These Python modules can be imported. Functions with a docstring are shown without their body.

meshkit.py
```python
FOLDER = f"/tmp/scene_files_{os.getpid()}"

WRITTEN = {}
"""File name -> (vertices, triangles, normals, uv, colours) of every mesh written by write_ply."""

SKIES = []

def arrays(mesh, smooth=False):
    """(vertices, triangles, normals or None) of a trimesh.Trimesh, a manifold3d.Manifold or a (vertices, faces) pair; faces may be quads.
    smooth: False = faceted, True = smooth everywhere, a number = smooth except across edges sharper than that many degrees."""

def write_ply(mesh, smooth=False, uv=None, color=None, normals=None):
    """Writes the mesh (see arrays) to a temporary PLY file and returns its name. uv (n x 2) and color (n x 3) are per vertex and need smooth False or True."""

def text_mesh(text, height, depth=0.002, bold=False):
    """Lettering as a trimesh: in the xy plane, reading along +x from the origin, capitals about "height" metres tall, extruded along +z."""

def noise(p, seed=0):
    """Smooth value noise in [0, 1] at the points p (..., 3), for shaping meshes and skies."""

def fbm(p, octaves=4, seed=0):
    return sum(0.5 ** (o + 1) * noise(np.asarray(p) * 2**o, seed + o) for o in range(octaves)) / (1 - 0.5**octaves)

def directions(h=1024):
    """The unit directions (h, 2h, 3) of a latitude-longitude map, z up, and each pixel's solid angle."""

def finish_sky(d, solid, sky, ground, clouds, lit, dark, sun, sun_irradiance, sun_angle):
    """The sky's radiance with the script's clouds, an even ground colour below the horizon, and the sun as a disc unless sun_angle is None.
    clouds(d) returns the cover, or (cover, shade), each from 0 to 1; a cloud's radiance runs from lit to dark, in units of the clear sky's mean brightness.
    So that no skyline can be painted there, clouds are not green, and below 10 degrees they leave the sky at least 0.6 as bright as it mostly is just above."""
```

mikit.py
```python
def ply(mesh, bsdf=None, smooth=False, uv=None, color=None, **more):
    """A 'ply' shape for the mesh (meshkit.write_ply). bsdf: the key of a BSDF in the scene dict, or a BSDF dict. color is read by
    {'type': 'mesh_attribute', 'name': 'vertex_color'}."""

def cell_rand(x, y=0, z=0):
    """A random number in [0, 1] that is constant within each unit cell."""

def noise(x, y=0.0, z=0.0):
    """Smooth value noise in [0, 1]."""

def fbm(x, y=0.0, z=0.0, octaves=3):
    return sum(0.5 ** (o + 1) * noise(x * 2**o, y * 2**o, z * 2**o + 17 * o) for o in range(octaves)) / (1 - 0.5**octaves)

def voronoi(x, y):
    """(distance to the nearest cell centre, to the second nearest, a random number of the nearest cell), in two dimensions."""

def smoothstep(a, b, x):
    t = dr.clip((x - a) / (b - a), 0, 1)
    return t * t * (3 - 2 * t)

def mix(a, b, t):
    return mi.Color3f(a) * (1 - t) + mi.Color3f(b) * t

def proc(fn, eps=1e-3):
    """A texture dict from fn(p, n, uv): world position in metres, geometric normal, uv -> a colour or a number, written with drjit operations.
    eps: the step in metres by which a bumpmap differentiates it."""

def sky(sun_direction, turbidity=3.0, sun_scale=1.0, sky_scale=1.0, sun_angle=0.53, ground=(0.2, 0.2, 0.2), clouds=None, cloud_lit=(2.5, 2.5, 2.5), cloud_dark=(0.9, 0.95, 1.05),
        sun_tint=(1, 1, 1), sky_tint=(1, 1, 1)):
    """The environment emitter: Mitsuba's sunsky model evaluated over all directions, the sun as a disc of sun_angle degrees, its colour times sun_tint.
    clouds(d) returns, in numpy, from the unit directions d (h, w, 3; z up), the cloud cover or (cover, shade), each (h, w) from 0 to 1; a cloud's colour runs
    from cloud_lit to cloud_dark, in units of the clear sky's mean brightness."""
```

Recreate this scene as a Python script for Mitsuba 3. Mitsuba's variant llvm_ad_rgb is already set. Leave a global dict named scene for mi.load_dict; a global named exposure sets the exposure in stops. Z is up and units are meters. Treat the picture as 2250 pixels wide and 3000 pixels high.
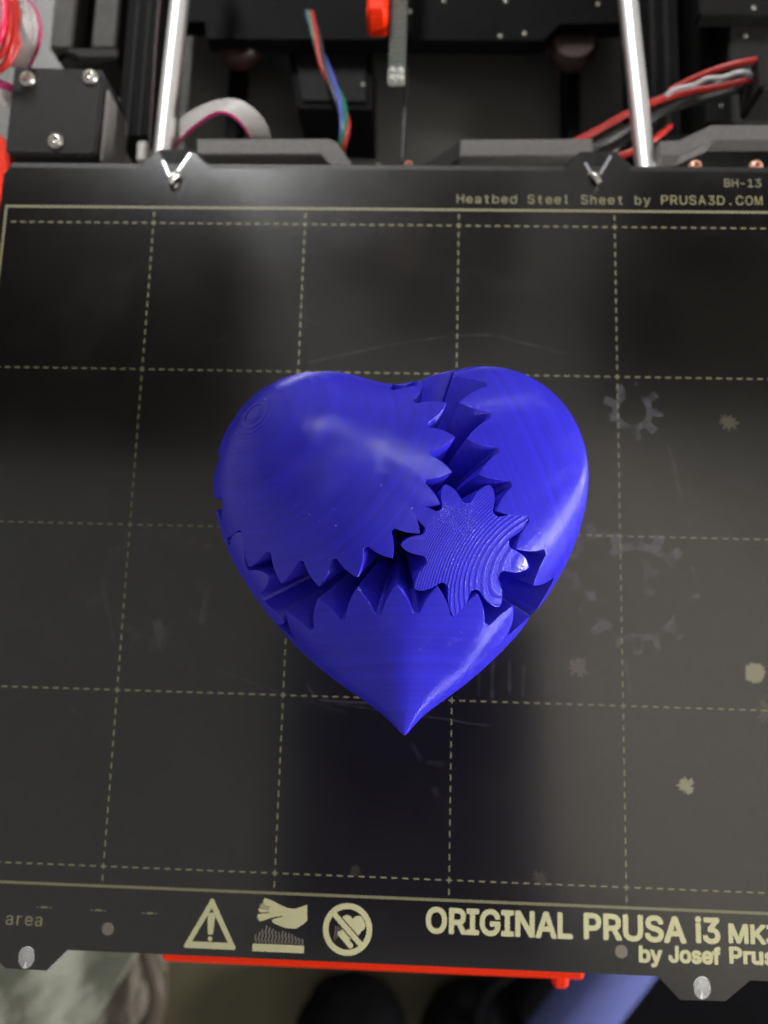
import math, random, numpy as np, trimesh, drjit as dr, mitsuba as mi, mikit, meshkit
from mikit import noise, fbm, smoothstep, mix
from scipy.interpolate import CubicSpline
from scipy.spatial.transform import Rotation as Rot
from shapely.geometry import Polygon, Point, LineString, box as sbox
from shapely import union_all, affinity
T = mi.ScalarTransform4f
rng = random.Random(7)
nrng = np.random.default_rng(7)
# ---------------------------------------------------------------- camera, lamps, exposure
# bed frame: x right, y towards the back of the printer, z up; the top of the steel sheet is z = 0. Shapes are written in millimetres.
CAM = np.array([87.147, -129.413, 233.235]) * 1e-3
FWD = np.array([-0.036878, 0.148807, -0.988178])
UP = np.array([-0.022868, 0.988466, 0.149704])
scene = {
    'camera': {'type': 'thinlens', 'fov': 53.03, 'fov_axis': 'x', 'near_clip': 0.01, 'far_clip': 20.0, 'aperture_radius': 0.0015, 'focus_distance': 0.186,
               'to_world': T().look_at(origin=CAM.tolist(), target=(CAM + FWD).tolist(), up=UP.tolist())},
    'room_light': {'type': 'constant', 'radiance': {'type': 'rgb', 'value': [0.35, 0.343, 0.322]}},
}
exposure = 0.42
labels = {}


def lamp(key, pos, aim, w, h, rgb):
    pos, aim = np.array(pos, float), np.array(aim, float)
    scene[key] = {'type': 'rectangle', 'to_world': T().look_at(origin=pos.tolist(), target=aim.tolist(), up=[0, 0.1, 1]) @ T().scale([w / 2, h / 2, 1]),
                  'bsdf': {'type': 'diffuse', 'reflectance': {'type': 'rgb', 'value': [0.5, 0.5, 0.5]}}, 'emitter': {'type': 'area', 'radiance': {'type': 'rgb', 'value': rgb}}}


lamp('side_window', (1.57, -0.37, 0.29), (0.1, -0.1, 0.03), 0.34, 0.30, [95, 93, 91])
lamp('back_window', (-0.37, 1.10, 1.06), (0.08, -0.1, 0.03), 0.10, 0.42, [135, 135, 135])
lamp('ceiling_lamp', (0.95, -0.35, 2.1), (0.1, -0.1, 0.0), 1.3, 1.5, [1.0, 0.9, 0.77])
labels['side_window'] = {'label': 'bright window to the right of the printer, outside the picture', 'category': 'window'}
labels['back_window'] = {'label': 'small bright window high behind the printer, outside the picture', 'category': 'window'}
labels['ceiling_lamp'] = {'label': 'square ceiling lamp over the front right of the printer, outside the picture', 'category': 'lamp'}

# ---------------------------------------------------------------- helpers


def mb(key, **p):
    if not key.startswith('blue_') and p.get('metallic', 0) < 0.4:
        p['base_color'] = rgb(*[0.78 * c for c in p['base_color']['value']])
    scene[key] = {'type': 'twosided', 'bsdf': {'type': 'principled', **p}}


def rgb(*v):
    return {'type': 'rgb', 'value': list(v)}


def numbered(key):
    if key not in scene and key not in labels and not any(k.startswith(key + '__') for k in scene):
        return key
    i = 1
    while f'{key}_{i:03d}' in scene or f'{key}_{i:03d}' in labels or any(k.startswith(f'{key}_{i:03d}__') for k in scene):
        i += 1
    return f'{key}_{i:03d}'


def obj(name, mesh, mat, parent=None, smooth=False, label=None, cat=None, group=None, kind=None):
    """One entry of the scene from a mesh in millimetres."""
    key = numbered((parent + '__' if parent else '') + name)
    m = mesh.copy()
    m.vertices = np.asarray(m.vertices) * 1e-3
    scene[key] = mikit.ply(m, mat, smooth=smooth)
    tag(key, label, cat, group, kind)
    return key


def tag(key, label=None, cat=None, group=None, kind=None):
    d = {k: v for k, v in (('label', label), ('category', cat), ('group', group), ('kind', kind)) if v}
    if d:
        labels[key] = d
    return key


def thing(name, label, cat, group=None):
    return tag(numbered(name), label, cat, group)


def cat_(ms):
    return trimesh.util.concatenate(ms)


def bx(x0, x1, y0, y1, z0, z1, bev=0.5):
    """A box with chamfered edges."""
    x0, x1, y0, y1, z0, z1 = min(x0, x1), max(x0, x1), min(y0, y1), max(y0, y1), min(z0, z1), max(z0, z1)
    b = min(bev, (x1 - x0) / 3, (y1 - y0) / 3, (z1 - z0) / 3)
    pts = []
    for x, sx in ((x0, 1), (x1, -1)):
        for y, sy in ((y0, 1), (y1, -1)):
            for z, sz in ((z0, 1), (z1, -1)):
                pts += [(x + sx * b, y + sy * b, z), (x + sx * b, y, z + sz * b), (x, y + sy * b, z + sz * b)]
    return trimesh.convex.convex_hull(np.array(pts))


def slab(poly, z0, z1):
    """A polygon (or several) extruded from z0 to z1."""
    out = []
    for g in getattr(poly, 'geoms', [poly]):
        if g.is_empty or g.area < 1e-6:
            continue
        m = trimesh.creation.extrude_polygon(g, z1 - z0, engine='earcut')
        m.apply_translation((0, 0, z0))
        out.append(m)
    return cat_(out)


def spline(pts, n):
    pts = np.array(pts, float)
    s = np.r_[0, np.cumsum(np.linalg.norm(np.diff(pts, axis=0), axis=1))]
    return CubicSpline(s, pts)(np.linspace(0, s[-1], n)) if len(pts) > 2 else pts[0] + np.linspace(0, 1, n)[:, None] * (pts[1] - pts[0])


def tube(pts, r, n=60, sides=14):
    """A round tube through the points."""
    p = spline(pts, n)
    t = np.gradient(p, axis=0)
    t /= np.linalg.norm(t, axis=1, keepdims=True)
    u = np.cross(t[0], [0.2, 0.3, 0.93])
    u /= np.linalg.norm(u)
    V = []
    r = np.broadcast_to(r, n)
    a = np.arange(sides) / sides * 2 * np.pi
    for i in range(n):
        u = u - t[i] * (u @ t[i])
        u /= np.linalg.norm(u)
        V.append(p[i] + r[i] * (np.cos(a)[:, None] * u + np.sin(a)[:, None] * np.cross(t[i], u)))
    V = np.vstack(V + [p[:1], p[-1:]])
    i, j = np.meshgrid(np.arange(n - 1), np.arange(sides), indexing='ij')
    i, j = i.ravel(), j.ravel()
    k = (j + 1) % sides
    F = [np.stack([i * sides + j, i * sides + k, (i + 1) * sides + k], 1), np.stack([i * sides + j, (i + 1) * sides + k, (i + 1) * sides + j], 1)]
    jj = np.arange(sides)
    F.append(np.stack([jj * 0 + n * sides, (jj + 1) % sides, jj], 1))
    F.append(np.stack([jj * 0 + n * sides + 1, (n - 1) * sides + jj, (n - 1) * sides + (jj + 1) % sides], 1))
    return trimesh.Trimesh(V, np.vstack(F), process=False)


def ribbon(pts, across, w0, w1, th=0.5, n=60):
    """A flat band of thickness th along the points, reaching from w0 to w1 along 'across' (a vector, or one per end)."""
    p = spline(pts, n)
    ac = np.array(across, float)
    if ac.ndim == 1:
        ac = np.stack([ac, ac])
    ac = ac[0] + np.linspace(0, 1, n)[:, None] * (ac[1] - ac[0])
    ac /= np.linalg.norm(ac, axis=1, keepdims=True)
    t = np.gradient(p, axis=0)
    nn = np.cross(t, ac)
    nn /= np.linalg.norm(nn, axis=1, keepdims=True)
    V = np.stack([p + ac * w0 + nn * th / 2, p + ac * w1 + nn * th / 2, p + ac * w1 - nn * th / 2, p + ac * w0 - nn * th / 2], 1).reshape(-1, 3)
    F = []
    for i in range(n - 1):
        for j in range(4):
            a, b = i * 4 + j, i * 4 + (j + 1) % 4
            F += [(a, b, b + 4), (a, b + 4, a + 4)]
    e = (n - 1) * 4
    F += [(0, 2, 1), (0, 3, 2), (e, e + 1, e + 2), (e, e + 2, e + 3)]
    return trimesh.Trimesh(V, F, process=False)


def dome(c, r, h, n=24, hexr=0.0, normal=(0, 0, 1)):
    """A button-head screw seen from above, with a hexagonal socket."""
    prof = [(r * 1.0, 0), (r * 0.99, h * 0.35), (r * 0.86, h * 0.72), (r * 0.62, h * 0.95)]
    prof += [(hexr + .05, h), (hexr, h * 0.97), (hexr, h * 0.45), (0.0001, h * 0.4)] if hexr else [(r * 0.3, h * 1.02), (0.0001, h * 1.04)]
    m = trimesh.creation.revolve(np.array(prof), sections=n)
    m.apply_transform(trimesh.geometry.align_vectors([0, 0, 1], normal))
    m.apply_translation(c)
    return m


# ---------------------------------------------------------------- materials
S3 = math.sqrt(8) / 3


def ax(deg):
    return np.array([S3 * math.sin(math.radians(deg)), 1 / 3, S3 * math.cos(math.radians(deg))])


HC = np.array([84.158, -103.984, 29.522])                              # centre of the geared heart
HR = Rot.from_rotvec([-0.14852, -0.0161, 0.04491]).as_matrix()
AXES = [ax(-30), ax(90), np.array([0, -1.0, 0]), ax(210)]             # the four large gears; the small ones look the other way


def layered(axis, layer, amp, rough, spec=0.34, jit=0.25, band=0.8):
    """Blue plastic laid down in layers across the gear's axis."""
    a = (HR @ axis).tolist()
    h0 = float((HR @ axis) @ HC) * 1e-3

    def height(p, n, uv):
        t = (p.x * a[0] + p.y * a[1] + p.z * a[2] - h0) / (layer * 1e-3)
        f = t - dr.floor(t)
        w = fbm(p.x * 2500, p.y * 2500, p.z * 2500, octaves=2)
        return (dr.sqrt(dr.maximum(1 - dr.square(2 * f - 1), 0.0)) * (1 - jit + 2 * jit * w) + jit * w + band * noise(t * 0.37, 3.7)) * amp

    def tint(p, n, uv):
        t = (p.x * a[0] + p.y * a[1] + p.z * a[2] - h0) / (layer * 1e-3)
        k = 0.84 + 0.16 * noise(t * 0.45, 9.1) + 0.16 * fbm(p.x * 110, p.y * 110, p.z * 110)
        return mi.Color3f(0.029, 0.023, 0.57) * k

    return {'type': 'twosided', 'bsdf': {'type': 'bumpmap', 'arbitrary': mikit.proc(height, eps=2.5e-5), 'scale': 1e-3,
            'bsdf': {'type': 'principled', 'base_color': mikit.proc(tint), 'roughness': rough, 'specular': spec}}}


scene['blue_layered'] = layered(AXES[0], 0.2, 0.07, 0.15, jit=0.06, band=1.7)
scene['blue_right'] = layered(AXES[1], 0.2, 0.08, 0.16)
scene['blue_tip'] = layered(AXES[2], 0.2, 0.10, 0.14)
scene['blue_small'] = layered(-AXES[3], 0.23, 0.02, 0.24, jit=0.8)
mb('blue_blob', base_color=rgb(0.12, 0.12, 0.7), roughness=0.15, specular=0.8)
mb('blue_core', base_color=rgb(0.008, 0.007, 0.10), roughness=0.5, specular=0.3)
mb('blue_plain', base_color=rgb(0.028, 0.022, 0.52), roughness=0.38, specular=0.5)


def gear_ghost(x, y, cx, cy, r0, r1, teeth, ph, seed):
    """Residue of an earlier print: the outline of a toothed ring, patchy."""
    dx, dy = x - cx, y - cy
    r = dr.sqrt(dx * dx + dy * dy)
    a = dr.atan2(dy, dx)
    tooth = 0.5 + 0.5 * dr.cos(a * teeth + ph)
    outer = r1 - (r1 - r0) * 0.62 * (1 - smoothstep(0.35, 0.75, tooth))
    band = smoothstep(r0 - 0.4, r0 + 0.2, r) * (1 - smoothstep(outer - 0.5, outer + 0.3, r))
    return band * smoothstep(0.38, 0.68, noise(x * 0.22 + seed, y * 0.22, 3.0)) * (0.45 + 0.55 * noise(x * 0.9, y * 0.9, seed))


def blot(x, y, cx, cy, r, seed, rays=0.25):
    dx, dy = x - cx, y - cy
    d = dr.sqrt(dx * dx + dy * dy)
    a = dr.atan2(dy, dx)
    rr = r * (1 - rays + rays * 2 * noise(a * 5.0 + seed * 3.1, seed, d * 0.4))
    return (1 - smoothstep(rr * 0.75, rr * 1.05, d))


def scratch(x, y, x0, y0, x1, y1, w):
    L = math.hypot(x1 - x0, y1 - y0)
    ux, uy = (x1 - x0) / L, (y1 - y0) / L
    t = (x - x0) * ux + (y - y0) * uy
    d = dr.abs(-(x - x0) * uy + (y - y0) * ux + 0.5 * (noise(t * 0.12, x0) - 0.5))
    return (1 - smoothstep(w * 0.5, w, d)) * smoothstep(0, 2, t) * (1 - smoothstep(L - 2, L, t)) * (0.35 + 0.65 * noise(t * 0.35, x0, y0))


def sheet_color(p, n, uv):
    x, y = p.x * 1e3, p.y * 1e3
    big = fbm(x * 0.02 + 5, y * 0.02, 1.0)
    base = mix((0.0050, 0.0046, 0.0040), (0.0085, 0.0078, 0.0066), smoothstep(0.3, 0.7, big))
    g = gear_ghost(x, y, 154.5, -61.0, 4.4, 9.4, 9, 0.4, 14.0) * 0.5
    g = g + gear_ghost(x, y, 154.8, -116.6, 12.5, 18.5, 16, 0.2, 5.0) * 0.42
    g = g + gear_ghost(x, y, 147.0, -110.0, 10.0, 15.0, 15, 1.2, 23.0) * 0.22
    g = g + gear_ghost(x, y, 8.0, -118.0, 14.0, 21.0, 14, 1.2, 31.0) * 0.07
    for i, (ax_, ay, bx_, by, w, k) in enumerate(SCRATCHES):
        g = g + scratch(x, y, ax_, ay, bx_, by, w) * k
    cloudy = 0.5 * smoothstep(0.62, 0.86, fbm(x * 0.05 + 9, y * 0.05 + 3, 7.0)) * 0.06
    base = mix(base, (0.30, 0.29, 0.34), dr.clip(g + cloudy, 0, 0.8) * 0.42)
    s = dr.maximum(blot(x, y, 188.4, -139.4, 3.2, 2.0, 0.13), blot(x, y, 167.4, -171.6, 2.1, 7.0, 0.62))
    base = mix(base, (0.44, 0.42, 0.25), s * 0.5)
    f = dr.maximum(blot(x, y, 137.2, -139.3, 2.8, 4.0, 0.5) * 0.26, blot(x, y, 183.7, -63.9, 2.4, 9.0, 0.6) * 0.28)
    f = dr.maximum(f, blot(x, y, 191.5, -150.5, 3.4, 5.0, 0.7) * 0.16)
    f = dr.maximum(f, blot(x, y, 126.0, -198.5, 1.8, 3.0, 0.7) * 0.14)
    f = dr.maximum(f, blot(x, y, 73.0, -198.5, 1.5, 6.0, 0.7) * 0.12)
    return mix(base, (0.28, 0.24, 0.15), f * 0.75)


SCRATCHES = [(52, -47, 78, -41, 0.5, 0.12), (78, -41, 98, -37.2, 0.5, 0.12), (98, -37.2, 112, -37, 0.5, 0.12), (112, -37, 136, -43, 0.5, 0.10), (60, -151, 88, -152, 0.45, 0.30), (65, -152, 112, -157, 0.4, 0.16),
             (88, -152, 98, -146, 0.5, 0.14), (56, -146, 60, -151, 0.5, 0.14), (28, -143, 70, -155, 0.35, 0.08), (112, -137, 112, -150, 0.8, 0.22),
             (117, -137, 117, -148, 0.7, 0.2), (121, -138, 121, -149, 0.7, 0.16), (108, -138, 108, -149, 0.6, 0.14), (151, -136, 152, -148, 0.7, 0.16),
             (165, -70, 169, -90, 0.8, 0.12), (-8, -115, -2, -136, 0.9, 0.10), (88, -162, 92, -168, 0.9, 0.12), (92, -168, 99, -168, 0.9, 0.12), (95, -174, 97, -178, 1.2, 0.16),
             (10, -128, 13, -138, 2.0, 0.22), (25, -118, 24, -131, 1.4, 0.12), (24, -104, 25, -108, 1.6, 0.14)]
SCRATCHES += [(x + 0.0, y + 0.0, x + rng.uniform(-9, 9), y + rng.uniform(-9, 9) + .01, rng.uniform(.25, .5), rng.uniform(.03, .09)) for x, y in [(rng.uniform(-45, 195), rng.uniform(-200, 0)) for _ in range(16)]]


def sheet_rough(p, n, uv):
    x, y = p.x * 1e3, p.y * 1e3
    return 0.165 + 0.05 * fbm(x * 0.04, y * 0.04, 2.0) + 0.03 * noise(x * 3, y * 3)


scene['sheet_coating'] = {'type': 'twosided', 'bsdf': {'type': 'principled', 'base_color': mikit.proc(sheet_color), 'roughness': mikit.proc(sheet_rough), 'specular': 0.68}}
mb('print_ink', base_color=rgb(0.64, 0.615, 0.35), roughness=0.5, specular=0.4)
mb('print_line', base_color=rgb(0.235, 0.215, 0.125), roughness=0.5, specular=0.4)
mb('print_dash', base_color=rgb(0.27, 0.25, 0.135), roughness=0.5, specular=0.4)
mb('print_faint', base_color=rgb(0.24, 0.225, 0.14), roughness=0.5, specular=0.4)
mb('bare_steel', base_color=rgb(0.85, 0.85, 0.85), roughness=0.4, metallic=0.4)
mb('brown_dot', base_color=rgb(0.21, 0.175, 0.145), roughness=0.5)
mb('steel_edge', base_color=rgb(0.6, 0.6, 0.68), roughness=0.3, metallic=1.0)
mb('bed_black', base_color=rgb(0.012, 0.012, 0.013), roughness=0.5)


def grain(c, amp, freq, rough=0.55, spec=0.4):
    def col(p, n, uv):
        return mi.Color3f(c) * 0.74 * (1 - amp + 2 * amp * fbm(p.x * freq, p.y * freq, p.z * freq))
    return {'type': 'twosided', 'bsdf': {'type': 'principled', 'base_color': mikit.proc(col), 'roughness': rough, 'specular': spec}}


scene['black_print'] = grain((0.009, 0.0088, 0.0085), 0.35, 1500, 0.6, 0.1)
scene['dark_grey_print'] = grain((0.022, 0.021, 0.0205), 0.3, 1500, 0.6, 0.12)
scene['grey_print'] = grain((0.13, 0.122, 0.117), 0.2, 1500, 0.6)
scene['black_metal'] = grain((0.005, 0.005, 0.0053), 0.3, 300, 0.6, 0.04)
scene['brown_grey_metal'] = grain((0.055, 0.05, 0.043), 0.25, 200, 0.6, 0.25)
scene['desk_laminate'] = grain((0.19, 0.188, 0.178), 0.12, 40, 0.35)
mb('red_black', base_color=rgb(0.022, 0.004, 0.004), roughness=0.5)
mb('orange_plastic', base_color=rgb(1.0, 0.032, 0.002), roughness=0.5, specular=0.15)
mb('chrome', base_color=rgb(0.95, 0.945, 0.94), roughness=0.36, metallic=1.0)
mb('screw_steel', base_color=rgb(0.62, 0.59, 0.53), roughness=0.3, metallic=1.0)
mb('copper_screw', base_color=rgb(0.7, 0.36, 0.26), roughness=0.4, metallic=0.6)
mb('wire_red', base_color=rgb(0.50, 0.02, 0.015), roughness=0.4)
mb('wire_green', base_color=rgb(0.01, 0.15, 0.09), roughness=0.4)
mb('wire_blue', base_color=rgb(0.05, 0.08, 0.40), roughness=0.4)
mb('wire_black', base_color=rgb(0.012, 0.012, 0.012), roughness=0.4)
mb('wire_white', base_color=rgb(0.62, 0.60, 0.60), roughness=0.45)
mb('wire_pink', base_color=rgb(0.75, 0.02, 0.08), roughness=0.4)
mb('ribbon_grey', base_color=rgb(0.42, 0.40, 0.38), roughness=0.5)
mb('ribbon_magenta', base_color=rgb(0.42, 0.012, 0.12), roughness=0.45)
mb('belt_rubber', base_color=rgb(0.075, 0.085, 0.072), roughness=0.6)
mb('clip_plastic', base_color=rgb(0.45, 0.45, 0.40), roughness=0.5)
scene['cloth_green'] = grain((0.30, 0.315, 0.255), 0.15, 12, 0.8, 0.2)
scene['cloth_brown'] = grain((0.16, 0.145, 0.115), 0.15, 12, 0.8, 0.2)
scene['floor_olive'] = grain((0.085, 0.078, 0.046), 0.2, 9, 0.7, 0.2)
mb('black_cloth', base_color=rgb(0.003, 0.003, 0.004), roughness=0.8, specular=0.05)
scene['blue_cloth'] = grain((0.11, 0.13, 0.36), 0.15, 25, 0.7, 0.2)
mb('navy_metal', base_color=rgb(0.22, 0.19, 0.95), roughness=0.4)
mb('brown_wood', base_color=rgb(0.07, 0.05, 0.032), roughness=0.6)

# ---------------------------------------------------------------- setting: desk and floor
obj('desk', bx(-420, 620, -250, 900, -125, -95, 2), 'desk_laminate', kind='structure')
obj('floor', bx(-2500, 2500, -2500, 2500, -780, -750, 1), 'floor_olive', kind='structure')

# ---------------------------------------------------------------- the print sheet
sheet = thing('steel_sheet', 'dark coated steel print sheet with dashed grid and yellow lettering, under the blue heart', 'print sheet')
outline = Polygon([(-52, 17), (-50, 19.5), (-7.5, 19.5), (-0.8, 25), (0.2, 25), (4.9, 15.2), (10.6, 25), (12, 25), (17.6, 19.5), (133.4, 19.5), (138.5, 25), (139.5, 25),
                   (144.2, 15.8), (149.2, 25), (150.4, 25), (156, 19.5), (200, 19.5), (202, 17), (202, -221), (200, -223.0), (183.5, -223.0), (176.6, -228.6), (164.2, -228.8), (158.3, -223.0),
                   (-8.4, -223.0), (-13.9, -228.7), (-26, -228.6), (-33, -223.0), (-50, -223.0), (-52, -221)])
obj('coated_face', slab(outline, -0.8, 0.0), 'sheet_coating', sheet)
edges = []
for a, b in (((0.2, 25), (4.9, 15.2)), ((4.9, 15.2), (10.6, 25)), ((139.5, 25), (144.2, 15.8)), ((144.2, 15.8), (149.2, 25))):
    a2 = np.array(b) + (np.array(a) - np.array(b)) * 0.72
    edges.append(slab(LineString([a2, b]).buffer(0.5, cap_style='flat'), -0.75, 0.12))
for e in edges:
    obj('notch_edge', e, 'steel_edge', sheet)
obj('tab_edge', slab(LineString([(-8.3, -223.05), (-13.8, -228.75)]).buffer(0.2, cap_style='flat'), -0.75, 0.05), 'steel_edge', sheet)

Z1, Z2 = 0.02, 0.07
ring = sbox(-50.2, -205.8, 200.2, 5.9).difference(sbox(-49.5, -205.0, 199.5, 5.1))
obj('border_line', slab(ring, Z1, Z2), 'print_line', sheet)
dash = []
P = 50 / 16
for j in range(5):
    y = -50.0 * j
    for i in range(-16, 64):
        x = i * P
        if -49.3 < x and x + 1.7 < 199.3:
            dash.append(sbox(x - 0.85, y - 0.2, x + 0.85, y + 0.2))
for i in range(4):
    x = 50.0 * i
    for k in range(-1, 66):
        y = -k * P
        if -204.6 < y - .85 and y + .85 < 5:
            dash.append(sbox(x - 0.19, y - 0.85, x + 0.19, y + 0.85))
obj('grid_dash', slab(union_all(dash), Z1, Z2), 'print_dash', sheet, kind='stuff')


def word(text, x0, x1, base, cap, mat, fat=0.16, name='lettering'):
    """One word of print, x0 to x1 wide, its strokes fattened."""
    m = meshkit.text_mesh(text, cap, depth=0.05, bold=True)
    v = np.array(m.vertices)
    v[:, 0] = (v[:, 0] - v[:, 0].min()) / np.ptp(v[:, 0]) * (x1 - x0 - 2 * fat) + x0 + fat
    v[:, 1] += base
    top = m.faces[m.face_normals[:, 2] > 0.9]
    shape = union_all([Polygon(v[t, :2]) for t in top]).buffer(fat)
    return obj(name, slab(shape, Z1, Z2), mat, sheet)


word('ORIGINAL', 93.6, 134.9, -214.0, 6.3, 'print_ink')
word('PRUSA', 137.9, 166.4, -213.8, 6.3, 'print_ink')
word('i3', 168.9, 175.8, -213.6, 6.2, 'print_ink')
word('MK3', 178.0, 192.3, -213.3, 4.6, 'print_ink')
word('by', 153.1, 159.6, -219.3, 3.9, 'print_ink')
word('Josef', 161.3, 175.7, -219.0, 3.9, 'print_ink')
word('Prusa', 178.0, 194.0, -218.6, 3.9, 'print_ink')


def mono(text, x0, pitch, base, cap, mat):
    ms = []
    for i, c in enumerate(text):
        if c == ' ':
            continue
        m = meshkit.text_mesh(c, cap, depth=0.05)
        v = np.array(m.vertices)
        w = np.ptp(v[:, 0])
        want = min(max(w, pitch * 0.5), pitch * 0.78) if c not in 'il1.-' else min(w, pitch * .7)
        v[:, 0] = (v[:, 0] - v[:, 0].mean()) / w * want
        v[:, 0] += x0 + (i + 0.5) * pitch - (v[:, 0].max() + v[:, 0].min()) / 2
        v[:, 1] += base
        v[:, 2] += Z1
        m.vertices = v
        ms.append(m)
    return obj('lettering', cat_(ms), mat, sheet)


mono('Heatbed Steel Sheet by ', 99.0, 2.86, 7.9, 3.1, 'print_faint')
mono('PRUSA3D.COM', 164.6, 2.98, 8.0, 3.1, 'print_dash')
mono('BH-13', 185.0, 2.45, 14.2, 2.8, 'print_faint')
mono('area', -27.6, 2.85, -216.9, 3.4, 'print_dash')

tri = Polygon([(32.35, -207.0), (24.6, -221.0), (40.1, -221.0)])
tri = tri.buffer(-0.5).buffer(0.5).difference(Polygon([(32.35, -210.2), (27.2, -219.2), (37.5, -219.2)]))
bang = union_all([Polygon([(31.4, -211.6), (33.3, -211.6), (32.9, -217.0), (31.8, -217.0)]).buffer(0.2), Point(32.35, -218.35).buffer(0.65)])
obj('warning_triangle', slab(union_all([tri, bang]), Z1, Z2), 'print_ink', sheet)
# hand over heat, measured from the photograph in millimetres
hand = Polygon([(47.5, -206.9, 0)[:2], (49.7, -207.6, 0)[:2], (52.4, -208.8, 0)[:2], (54.4, -209.4, 0)[:2], (56.3, -209.5, 0)[:2], (58.0, -208.9, 0)[:2], (59.6, -208.3, 0)[:2], (59.8, -212.4, 0)[:2], (58.6, -213.4, 0)[:2], (56.9, -214.5, 0)[:2], (54.6, -214.6, 0)[:2], (52.3, -214.1, 0)[:2], (50.3, -213.3, 0)[:2], (49.8, -212.7, 0)[:2], (50.5, -212.1, 0)[:2], (52.2, -211.6, 0)[:2], (51.3, -211.5, 0)[:2], (49.1, -212.1, 0)[:2], (47.6, -212.7, 0)[:2], (46.3, -213.0, 0)[:2], (45.6, -212.1, 0)[:2], (45.7, -211.4, 0)[:2], (47.5, -210.8, 0)[:2], (46.3, -210.6, 0)[:2], (45.8, -210.0, 0)[:2], (46.3, -209.4, 0)[:2], (47.2, -209.4, 0)[:2], (46.1, -209.0, 0)[:2], (46.5, -208.5, 0)[:2], (47.3, -208.6, 0)[:2], (47.1, -207.7, 0)[:2]])
cuts = [LineString([(45.2, -211.2, 0)[:2], (48.8, -210.6, 0)[:2]]).buffer(0.13), LineString([(45.5, -209.4, 0)[:2], (48.6, -209.8, 0)[:2]]).buffer(0.13), LineString([(45.9, -208.7, 0)[:2], (48.8, -209.2, 0)[:2]]).buffer(0.13), LineString([(49.9, -212.3, 0)[:2], (52.7, -211.5, 0)[:2]]).buffer(0.13)]
hand = hand.buffer(0).buffer(0.1).difference(union_all(cuts))
obj('hand_symbol', slab(union_all([hand, sbox(44.7, -221.0, 59.2, -219.2).buffer(.1)]), Z1, Z2), 'print_ink', sheet)
flames = []
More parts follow.
